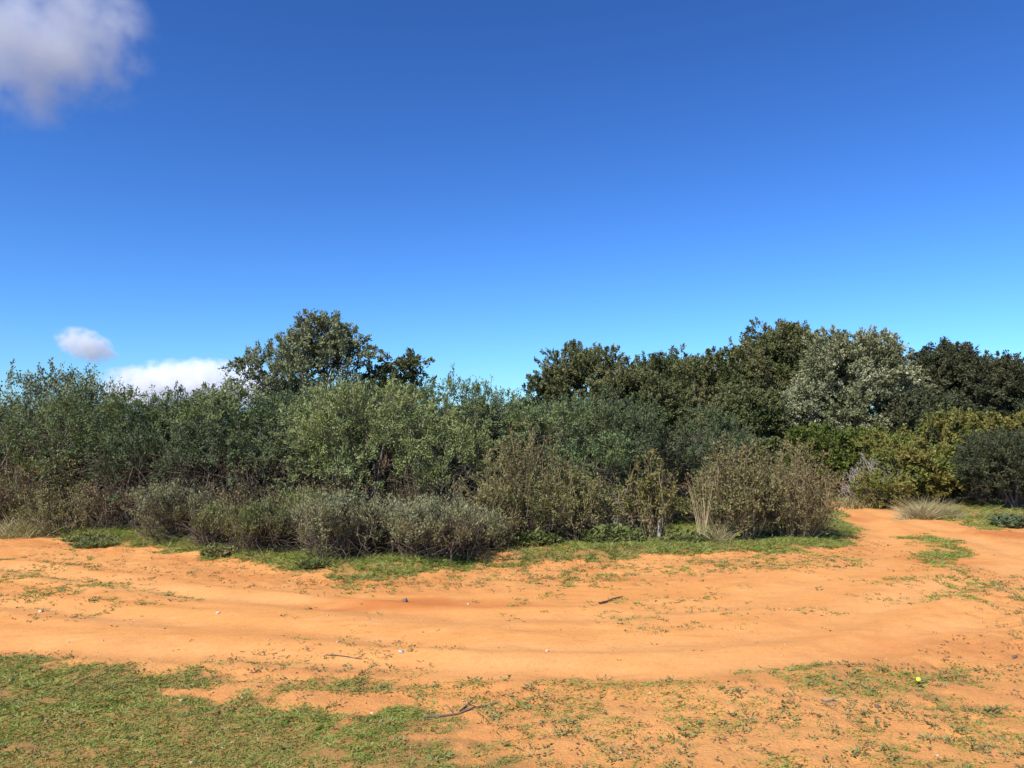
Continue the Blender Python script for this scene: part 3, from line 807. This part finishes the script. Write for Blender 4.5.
for (px, py, ax_, ay_, s) in [(385, 603, .9, .30, .95), (470, 606, .8, .18, .6), (250, 575, 1.2, .2, .5), (610, 580, 1.1, .25, .5), (505, 555, .6, .4, .8), (135, 528, .4, .4, .9), (1015, 536, .8, .6, .9),
                              (1010, 650, .9, .6, .45), (900, 652, .5, .12, .3), (940, 565, .7, .4, .5), (690, 690, 1.2, .15, .2), (420, 720, .25, .12, .7), (60, 545, 1.5, .3, .45)]:
    g = gpt(px, py)
    d = np.sqrt(((X - g[0]) / ax_) ** 2 + ((Yg - g[1]) / ay_) ** 2) + (fbm2(X * 2.5, Yg * 4, 29, 4) - .5) * 1.6
    rd = np.maximum(rd, s * (1 - sstep(.3, 1.2, d)))
rgh = rough_at(X, Yg) * (1 - sstep(16, 20, Yg))
rd = np.maximum(rd, rgh * sstep(.40, .62, fbm2(X * 1.4, Yg * 1.4, 83, 5, .6)) * .22)
dvv = sdist(X, Yg, VERGE)
rd = np.maximum(rd, np.exp(-((dvv - .25) / .35) ** 2) * sstep(.42, .62, fbm2(X * 1.1, Yg * 1.6, 107, 5, .6)) * .6)
vattr('redness', rd)
vattr('rough', rgh)
wheel = np.zeros(X.shape)
for i_, l_ in enumerate(RUTS):
    wheel = np.maximum(wheel, np.exp(-(ldist(X, Yg, l_) / .42) ** 2))
vattr('packed', wheel * (1 - rgh) * np.clip(.25 + 1.2 * (fbm2(X * .9, Yg * 2.2, 97, 4) - .3), 0, 1))
go = bpy.data.objects.new('ground', me)
COL.objects.link(go)
go['kind'] = 'structure'
go['label'] = 'orange sandy ground with a worn dirt track'
go['category'] = 'ground'

# ------------------------------------------------------------------ grass and weeds on the ground
def scatter(rng, x0, x1, y0, y1, dens):
    n = int((x1 - x0) * (y1 - y0) * dens)
    return rng.uniform(x0, x1, n), rng.uniform(y0, y1, n)

rng = np.random.default_rng(7)
turf = Bag()
def turf_zone(x0, x1, y0, y1, dens, nb, ln, w, lean=.8):
    x, y = scatter(rng, x0, x1, y0, y1, dens)
    vis = np.abs(x) < y * .68 + 1.2
    x, y = x[vis], y[vis]
    c = cover(x, y)
    patch = fbm2(x * 3.2, y * 3.2, 51, 3)
    clump = noise2(x * 14, y * 14, 57)
    p = np.clip((c * 1.3 + (patch - .5) * 3.0 + (clump - .5) * 2.0) - .20, 0, 1) * (c > .03) * (.25 + .75 * c)
    keep = rng.random(len(x)) < p
    x, y, c = x[keep], y[keep], c[keep]
    z = ground_z(x, y)
    xx, yy, zz = np.repeat(x, nb), np.repeat(y, nb), np.repeat(z, nb)
    P = np.stack([xx + rng.normal(0, .016, len(xx)), yy + rng.normal(0, .016, len(xx)), zz - .006], 1)
    L = ln * rng.uniform(.45, 1.35, len(P)) * (.6 + .5 * np.repeat(c, nb))
    turf.add(*blades(rng, P, L, lean, w, 2, .6))
turf_zone(-4.6, 5, 2.6, 4.6, 4600, 6, .021, .0068, 1.1)
turf_zone(-6.5, 7.5, 4.6, 6.8, 2600, 6, .027, .0078, 1.0)
turf_zone(-10, 13, 6.8, 13.8, 1100, 6, .055, .010)
turf_zone(-12, 15, 13.5, 19, 140, 6, .10, .016)
gr_o = turf.obj('grass', M['grass'])
tag(gr_o, 'short green grass growing in patches on the orange soil and along the verge', 'grass', kind='stuff')

# taller stray blades, part of them dry, along the foot of the hedge
tb_ = Bag()
x, y = scatter(rng, -10, 9, 7.5, 14, 150)
dv_ = sdist(x, y, VERGE)
keep = (dv_ < -.12) & (dv_ > -1.6) & (rng.random(len(x)) < .06 + .45 * (fbm2(x * 1.5, y * 1.5, 101, 3) > .54)) & (np.abs(x) < y * .68 + 1)
x, y = x[keep], y[keep]
xx, yy = np.repeat(x, 5) + rng.normal(0, .03, 5 * len(x)), np.repeat(y, 5) + rng.normal(0, .03, 5 * len(x))
tb_.add(*blades(rng, np.stack([xx, yy, ground_z(xx, yy) - .01], 1), rng.uniform(.05, .20, len(xx)), .4, .007, 3, .5))
tbo = tb_.obj('dry_grass', M['drygrass'])
tag(tbo, 'stray dry grass blades along the foot of the hedge', 'dry grass', kind='stuff')

# low rosette weeds between the grass, dull and flat on the soil
wd = Bag()
x, y = scatter(rng, -6, 8, 2.7, 9.5, 260)
vis = np.abs(x) < y * .68 + .6
x, y = x[vis], y[vis]
c = cover(x, y)
keep = rng.random(len(x)) < np.where(c > .7, .10, np.where(c > .05, .60 * (noise2(x * 3, y * 5, 71) > .5), .07 * (fbm2(x * 1.2, y * 2.5, 73, 3) > .6)))
keep = keep & (rng.random(len(x)) < .22 + .78 * rough_at(x, y))
x, y = x[keep], y[keep]
z = ground_z(x, y)
k = 12
a = rng.uniform(0, 2 * math.pi, (len(x), k))
D = np.stack([np.cos(a), np.sin(a), rng.uniform(.05, .7, a.shape)], -1).reshape(-1, 3)
sz = np.repeat(rng.uniform(.35, 1.5, len(x)), k)
P = np.stack([np.repeat(x, k), np.repeat(y, k), np.repeat(z, k) + .004], 1) + D * rng.uniform(0, .03, (len(D), 1))
wd.add(*leaf_quads(rng, P, D, .019 * sz, .009 * sz, .35))
wo = wd.obj('weeds', M['weed'])
tag(wo, 'small flat weeds dotted over the sandy soil', 'weeds', kind='stuff')

# scraps of dry leaf and stalk lying on the soil
lb = Bag()
x, y = scatter(rng, -6.5, 9, 2.7, 11.5, 130)
vis = np.abs(x) < y * .68 + .6
x, y = x[vis], y[vis]
c_ = cover(x, y)
rq = rough_at(x, y)
pk = np.clip(.03 + .6 * (np.abs(sdist(x, y, VERGE) + .1) < .5) + .75 * rq * (fbm2(x * 1.7, y * 1.7, 91, 4) > .46) + .3 * (c_ > .06), 0, .8) * (.35 + .65 * (noise2(x * 6, y * 6, 93) > .5))
keep = rng.random(len(x)) < pk
x, y = x[keep], y[keep]
P = np.repeat(np.stack([x, y, ground_z(x, y) + .004], 1), 3, 0) + rng.normal(0, .012, (3 * len(x), 3)) * np.array([1, 1, .1])
aa = rng.uniform(0, 6.283, len(P))
D = np.stack([np.cos(aa), np.sin(aa), rng.uniform(0, .35, len(P))], 1)
lb.add(*leaf_quads(rng, P, D, .028, .008, .25))
lo = lb.obj('litter', M['litter'])
tag(lo, 'scraps of dry brown leaves and stalks lying over the soil', 'litter', kind='stuff')

# dry crumbs of soil, grit and bits of litter
import bmesh
def rock_mesh(rng, r, squash=.6, sub=1):
    bm = bmesh.new()
    bmesh.ops.create_icosphere(bm, subdivisions=sub, radius=1)
    co = np.array([v.co[:] for v in bm.verts])
    fc = np.array([[v.index for v in f.verts] for f in bm.faces])
    bm.free()
    s = 1 + (noise3(co * 1.7 + rng.uniform(0, 50, 3), 3) - .5)[:, None] * .9
    co = co * s * np.array([1, rng.uniform(.65, 1), squash]) * r
    return co, fc

co, fc = rock_mesh(rng, 1.0, .6, 1)
x, y = scatter(rng, -7, 9, 2.8, 12, 110)
tr = np.exp(-(((x - 5.0) / 1.6) ** 2 + ((y - 6.4) / 1.1) ** 2))
keep = rng.random(len(x)) < .05 + .5 * tr + .6 * rough_at(x, y) * (fbm2(x * 1.2, y * 2.4, 61, 3) > .45)
x, y = x[keep], y[keep]
s = rng.uniform(.0025, .0075, len(x)) * (.7 + .6 * rng.random(len(x)) ** 4) * (1 + (rng.random(len(x)) < .05) * 1.0)
a = rng.uniform(0, 6.28, len(x))
base = np.stack([x, y, ground_z(x, y) + s * .2], 1)
ca, sa = np.cos(a)[:, None], np.sin(a)[:, None]
Vv = np.stack([co[None, :, 0] * ca - co[None, :, 1] * sa, co[None, :, 0] * sa + co[None, :, 1] * ca, np.repeat(co[None, :, 2], len(x), 0)], -1) * s[:, None, None] + base[:, None]
Qq = (fc[None] + np.arange(len(x))[:, None, None] * len(co)).reshape(-1, 3)
mm = mesh_from('soil_crumbs', Vv.reshape(-1, 3), Qq, plain_mat('orange_clods', (.40, .16, .05), (.56, .25, .09), 3, .95), True)
so = bpy.data.objects.new('soil_crumbs', mm)
COL.objects.link(so)
tag(so, 'crumbs of orange soil and grit lying loose on the track', 'soil crumbs', kind='stuff')

x, y = scatter(rng, -7, 9, 2.8, 13, 9)
s = rng.uniform(.003, .006, len(x)) * (1 + 1.6 * rng.random(len(x)) ** 5)
base = np.stack([x, y, ground_z(x, y) + s * .15], 1)
a = rng.uniform(0, 6.28, len(x))
ca, sa = np.cos(a)[:, None], np.sin(a)[:, None]
Vv = np.stack([co[None, :, 0] * ca - co[None, :, 1] * sa, co[None, :, 0] * sa + co[None, :, 1] * ca, np.repeat(co[None, :, 2], len(x), 0)], -1) * s[:, None, None] + base[:, None]
Qq = (fc[None] + np.arange(len(x))[:, None, None] * len(co)).reshape(-1, 3)
gv = bpy.data.objects.new('gravel', mesh_from('gravel', Vv.reshape(-1, 3), Qq, plain_mat('pale_grit', (.34, .24, .15), (.62, .50, .36), 3, .9), True))
COL.objects.link(gv)
tag(gv, 'small pale pebbles half sunk in the orange track', 'gravel', kind='stuff')

# ------------------------------------------------------------------ small single things
STONE_L = plain_mat('pale_stone', (.50, .42, .30), (.66, .58, .45), 40)
STONE_B = plain_mat('bluish_stone', (.34, .36, .38), (.5, .5, .5), 40)
STONE_D = plain_mat('dark_clod', (.10, .065, .045), (.19, .12, .08), 40)
def stone(label, px, py, r, mat, squash=.6):
    rg = rng_next()
    g = gpt(px, py)
    co, fc = rock_mesh(rg, r, squash, 3)
    o = bpy.data.objects.new('stone', mesh_from('stone', co, fc, mat, True))
    COL.objects.link(o)
    o.location = (g[0], g[1], float(ground_z(*g)) + r * squash * .45)
    o.rotation_euler = (0, 0, rg.uniform(0, 6))
    tag(o, label, 'stone', 'stones on the track')
stone('dark brown clod lying on the reddest patch of the track', 405, 602, .030, STONE_D, .7)
stone('bluish grey stone on the near half of the track', 401, 655, .019, STONE_B)
stone('white pebble in the middle of the near half of the track', 547, 656, 0.0135, STONE_L)
stone('tiny pale pebble beyond the dark clod, beside the red patch', 468, 604, 0.0120, STONE_L)
stone('pale stone on the left part of the track, level with the rut', 218, 615, 0.0180, STONE_L)
stone('pale stone at the left edge of the track near the grass', 40, 612, 0.0165, STONE_L)
stone('small dark clod on the trampled soil near the right edge', 1015, 656, .022, STONE_D)
stone('small dark clod on the track, nearest to the left grass patch', 345, 664, .014, STONE_D)
stone('small white pebble lying in the left grass patch', 372, 714, 0.0090, STONE_L)
stone('small dark clod near the grass patch with the yellow flower', 878, 713, .018, STONE_D)

def stick(label, pts, r, mat, knots=0):
    """a bent stick lying on the soil along points of the ground"""
    rg = rng_next()
    g = np.array([gpt(*p) for p in pts])
    m = 14
    t = np.linspace(0, len(g) - 1, m)
    xs, ys = np.interp(t, range(len(g)), g[:, 0]), np.interp(t, range(len(g)), g[:, 1])
    zs = ground_z(xs, ys) + r * 1.1 + np.abs(rg.normal(0, r * .25, m))
    o0 = np.array([xs[0], ys[0], float(ground_z(xs[0], ys[0]))])
    pth = np.stack([xs, ys, zs], 1) - o0
    pth += rg.normal(0, r * .18, pth.shape)
    rad = np.linspace(1.1, .55, m) * r * rg.uniform(.85, 1.2, m)
    rad[0] *= .6; rad[-1] *= .5
    b = Bag()
    b.add(*tubes(pth[None], rad[None], 7))
    for kk in range(knots):                                             # snapped side twigs
        q = pth[rg.integers(3, m - 2)]
        e = q + np.array([rg.normal(0, .05), rg.normal(0, .05), .03])
        b.add(*tubes(sway(rg, q[None], e[None], 4, .05), np.linspace(.6, .3, 4)[None] * r, 5))
    o = b.obj('stick', mat, None, True)
    o.location = o0
    tag(o, label, 'stick', 'sticks on the ground')
stick('straight dark brown stick lying on the far half of the track', [(599, 604), (611, 600), (623, 597)], .009, bark_mat('dark_stick', (.09, .05, .035), (.17, .10, .07)), 0)
stick('long crooked stick at the edge of the left grass patch', [(424, 720), (445, 718), (462, 717), (480, 712), (500, 708)], .0065, bark_mat('grey_stick', (.10, .07, .05), (.24, .17, .12)), 2)
stick('forked twig stub beside the long crooked stick', [(460, 716), (466, 711), (471, 710)], .006, M['twig'], 2)
stick('pale thin stick on the verge under the big round dry shrub', [(786, 546), (805, 545), (822, 544)], .008, M['greytwig'], 1)
stick('short grey twig on the track near the right grass patch', [(822, 709), (832, 706), (838, 707)], .006, M['greytwig'], 1)
stick('thin dry twig on the track below the red patch', [(326, 655), (345, 656), (362, 658)], .004, M['twig'], 1)

# white weathered stump
rg = rng_next()
Yp = 10.7
ro = empty('stump', x_at(658, Yp), Yp)
b = Bag()
pth = np.array([[[0, 0, -.05], [.004, 0, .05], [-.004, .004, .12], [.006, 0, .19], [.0, 0, .275], [0, 0, .282]]])
b.add(*tubes(pth, np.array([[.030, .024, .021, .023, .020, .004]]), 10))
b.obj('post', plain_mat('whitened_wood', (.24, .22, .19), (.46, .44, .39), 30), ro, True)
b = Bag()
b.add(*tubes(np.array([[[.015, 0, .17], [.05, -.01, .22], [.075, -.015, .29]]]), np.array([[.014, .011, .007]]), 7))
b.obj('side_branch', M['greytwig'], ro, True)
tag(ro, 'thin whitish broken stump in front of the small reddish-stemmed shrub', 'stump')

# yellow wildflowers
YEL = plain_mat('yellow_petals', (.80, .72, .03), (.72, .60, .02), 40, .5)
GRN = plain_mat('flower_stem', (.09, .14, .03), (.13, .17, .05), 40, .6)
def flower(label, px, py, size, h, Y=None):
    rg = rng_next()
    g = gpt(px, py)
    root = empty('wildflower', g[0], g[1])
    b = Bag(); tip = np.array([.01, -.01, h])
    b.add(*tubes(sway(rg, np.array([[0, 0, -.01]]), tip[None], 5, .05), np.linspace(1.2, .8, 5)[None] * .0025, 5))
    b.obj('stem', GRN, root)
    b = Bag()
    n = 11
    a = np.arange(n) / n * 6.283
    face = unit(np.array([-.3, -.75, .6]))
    ux = unit(np.cross(face, [0, 0, 1.0])); uy = np.cross(ux, face)
    for ring, (s, tilt) in enumerate(((1, .15), (.7, .45))):
        d = np.cos(a + ring * .3)[:, None] * ux + np.sin(a + ring * .3)[:, None] * uy
        D = unit(d + face * tilt)
        sd = unit(np.cross(D, face))
        L = size * s
        P = np.repeat(tip[None], n, 0) + face * .003 * ring
        V = np.stack([P + sd * L * .10, P + D * L * .6 + sd * L * .2, P + D * L, P + D * L * .6 - sd * L * .2, ], 1).reshape(-1, 3)
        b.add(V, np.arange(4 * n).reshape(n, 4))
    b.obj('petals', YEL, root)
    b = Bag()
    k = 8
    a = rg.uniform(0, 6.28, k)
    D = np.stack([np.cos(a), np.sin(a), rg.uniform(.2, .6, k)], 1)
    b.add(*leaf_quads(rg, np.repeat(np.array([[0, 0, .004]]), k, 0), D, .06, .018, .2))
    b.obj('leaves', M['lush'], root)
    tag(root, label, 'flower', 'yellow wildflowers')
flower('yellow flower in the grass patch on the near side of the track', 916, 684, .016, .04)
flower('yellow flower at the foot of the big round dry shrub', 738, 549, .028, .10)
flower('yellow flower just right of the whitish stump', 668, 546, .026, .36)

# lush weeds on the verge
def weed_clump(label, px, Y, wpx, h, mat='lush', n=160, leaf=(.09, .035)):
    rg = rng_next()
    rx = wpx / F * Y / 2
    root = empty('leafy_weed', x_at(px, Y), Y)
    k = 9
    a = rg.uniform(0, 6.28, n); r_ = np.sqrt(rg.random(n)) * rx
    P0 = np.stack([np.cos(a) * r_, np.sin(a) * r_ * .7, np.zeros(n)], 1)
    dr = unit(np.stack([rg.normal(0, .35, n), rg.normal(0, .35, n), np.ones(n)], 1))
    ln = h * rg.uniform(.4, 1.1, n) * (1 - .5 * (r_ / rx) ** 2)
    sb = Bag()
    sb.add(*tubes(sway(rg, P0, P0 + dr * ln[:, None], 3, .05), np.repeat(np.array([[1, .8, .5]]), n, 0) * .003, 3))
    t = rg.uniform(.1, 1, (n, k))
    P = P0[:, None] + dr[:, None] * (t * ln[:, None])[..., None]
    aa = rg.uniform(0, 6.28, n * k)
    D = np.stack([np.cos(aa), np.sin(aa), rg.uniform(.1, .8, n * k)], 1)
    b = Bag()
    b.add(*leaf_quads(rg, P.reshape(-1, 3), D, leaf[0], leaf[1], .4))
    b.obj('leaves', M[mat], root, more=sb, more_mat=GRN)
    tag(root, label, 'weed', 'leafy weeds on the verge')
weed_clump('large lush green leafy weeds left of the whitish stump', 612, 10.7, 56, .26)
weed_clump('dark green leafy weeds at the foot of the whitish stump', 672, 10.75, 40, .12, n=70)
weed_clump('lush green weeds under the small fresh green shrub', 536, 10.6, 44, .22, n=100)
weed_clump('dark green low weeds on the grass left of the bare red patch', 98, 11.4, 56, .10, mat='weedy', n=150, leaf=(.06, .022))
weed_clump('round dark green weeds at the grass edge by the left part of the track', 100, 10.9, 46, .08, n=110, leaf=(.06, .022))
weed_clump('green leafy weeds below the smallest grey-green low shrub', 222, 10.2, 36, .18, mat='weedy', n=80, leaf=(.06, .024))
weed_clump('pale green tuft alone at the track edge below the silvery low shrub', 316, 9.15, 30, .08, n=50, leaf=(.06, .02))
weed_clump('small dark weeds on the red bank at the right edge', 1012, 13.3, 46, .22, mat='slate', n=90)
weed_clump('green weeds between the stump and the tall straw stalks', 690, 10.7, 40, .12, n=70)

# ------------------------------------------------------------------ clouds: real volumes far away in the sky
def cloud(name, label, px, py, dist, wpx, hpx, depth, density, scale, edge, thick, seed, aniso=0.0, soft=.3, roll=0.0):
    d = ray(px, py)
    d = d / np.linalg.norm(d)
    c = np.array([0, 0, CAM_H]) + d * dist
    bm = bmesh.new()
    bmesh.ops.create_icosphere(bm, subdivisions=4, radius=1)
    me = bpy.data.meshes.new(name)
    bm.to_mesh(me); bm.free()
    o = bpy.data.objects.new(name, me)
    COL.objects.link(o)
    o.location = c
    rx, rz = wpx / F * dist / 2, hpx / F * dist / 2
    o.scale = (rx, depth, rz)
    o.rotation_euler = (0, R(roll), -math.atan2(d[0], d[1]))
    t = NT(name + '_vapour')
    tc = t.n('ShaderNodeTexCoord').outputs['Object']
    ln = t.n('ShaderNodeVectorMath', operation='LENGTH', i0=tc).outputs['Value']
    mp = t.n('ShaderNodeMapping', _Vector=tc)
    mp.inputs['Scale'].default_value = (1, depth / rx, rz / rx)
    mp.inputs['Location'].default_value = (seed, seed * .7, seed * 1.3)
    nz = t.noise(mp.outputs[0], scale, 8, .62)
    f = t.math('SUBTRACT', 1.0, ln)
    f = t.math('ADD', t.math('MULTIPLY', f, thick), t.math('MULTIPLY', t.math('SUBTRACT', nz, .5), edge))
    f = t.n('ShaderNodeMapRange', i0=f, i1=.02, i2=soft, i3=0.0, i4=1.0, clamp=True).outputs[0]
    fade = t.n('ShaderNodeMapRange', i0=ln, i1=.80, i2=1.0, i3=1.0, i4=0.0, clamp=True).outputs[0]
    f = t.math('MULTIPLY', t.math('MULTIPLY', f, fade), density)
    v = t.n('ShaderNodeVolumePrincipled', _Density=f, _Anisotropy=aniso)
    v.inputs['Color'].default_value = (.978, .986, 1.0, 1)
    out = t.n('ShaderNodeOutputMaterial')
    t.t.links.new(v.outputs[0], out.inputs['Volume'])
    me.materials.append(t.m)
    tag(o, label, 'cloud', 'clouds in the sky')
    return o
cloud('cloud', 'large soft white cloud in the upper left corner of the sky', -16, 10, 2600, 262, 186, 240, .0150, 2.6, 4.0, .70, 6.4, -.35, 1.7)
cloud('cloud', 'small white puff of cloud low in the sky at left', 87, 346, 4200, 58, 32, 110, .020, 3.2, 2.6, .85, 8.2, -.3, .7, 20)
cloud('cloud', 'long low white cloud just above the hedge, behind the olive tree', 196, 388, 5200, 185, 60, 260, .016, 6.0, 3.4, 1.2, 5.4, 0.0, .6)

# ------------------------------------------------------------------ light
SUN = np.array([-.55, -.62, 0.0])
EL = R(47)
az = math.atan2(SUN[0], SUN[1])                         # from +Y towards +X
sv = Vector((math.sin(az) * math.cos(EL), math.cos(az) * math.cos(EL), math.sin(EL)))
sun = bpy.data.lights.new('sun', 'SUN')
sun.energy = 4.6
sun.angle = R(.5)
sun.color = (1, .95, .87)
so_ = bpy.data.objects.new('sun', sun)
COL.objects.link(so_)
so_.rotation_euler = (-sv).to_track_quat('-Z', 'Y').to_euler()
so_.location = (-20, -10, 30)

w = bpy.data.worlds.new('World')
scene.world = w
w.use_nodes = True
nt = w.node_tree
nt.nodes.clear()
sky = nt.nodes.new('ShaderNodeTexSky')
sky.sky_type = 'NISHITA'
sky.sun_disc = False
sky.sun_elevation = EL
sky.sun_rotation = az % (2 * math.pi)
sky.altitude = 0
sky.air_density, sky.dust_density, sky.ozone_density = 1.0, .3, 3.0
hs = nt.nodes.new('ShaderNodeMix')                       # the deep clean blue of this sky
hs.data_type, hs.blend_type = 'RGBA', 'MULTIPLY'
hs.inputs[0].default_value = 1
hs.inputs[7].default_value = (.92, .715, .56, 1)
gm = nt.nodes.new('ShaderNodeGamma')
gm.inputs[1].default_value = 1.4
tint = nt.nodes.new('ShaderNodeMix')
tint.data_type, tint.blend_type = 'RGBA', 'MULTIPLY'
tint.inputs[0].default_value = 1
tint.inputs[7].default_value = (.40, .69, 1.10, 1)
bg = nt.nodes.new('ShaderNodeBackground')
bg.inputs[1].default_value = .10
wo_ = nt.nodes.new('ShaderNodeOutputWorld')
nt.links.new(sky.outputs[0], tint.inputs[6])
nt.links.new(tint.outputs[2], gm.inputs[0])
nt.links.new(gm.outputs[0], hs.inputs[6])
nt.links.new(hs.outputs[2], bg.inputs[0])
nt.links.new(bg.outputs[0], wo_.inputs[0])

# ------------------------------------------------------------------ render settings
scene.render.engine = 'CYCLES'
scene.view_settings.view_transform = 'Standard'
scene.view_settings.look = 'None'
scene.view_settings.gamma = 1
scene.view_settings.exposure = 0.5
c = scene.cycles
c.use_denoising = True
c.max_bounces = 24
c.diffuse_bounces = 3
c.transmission_bounces = 3
c.volume_bounces = 24
c.volume_step_rate = 1.0
c.transparent_max_bounces = 8
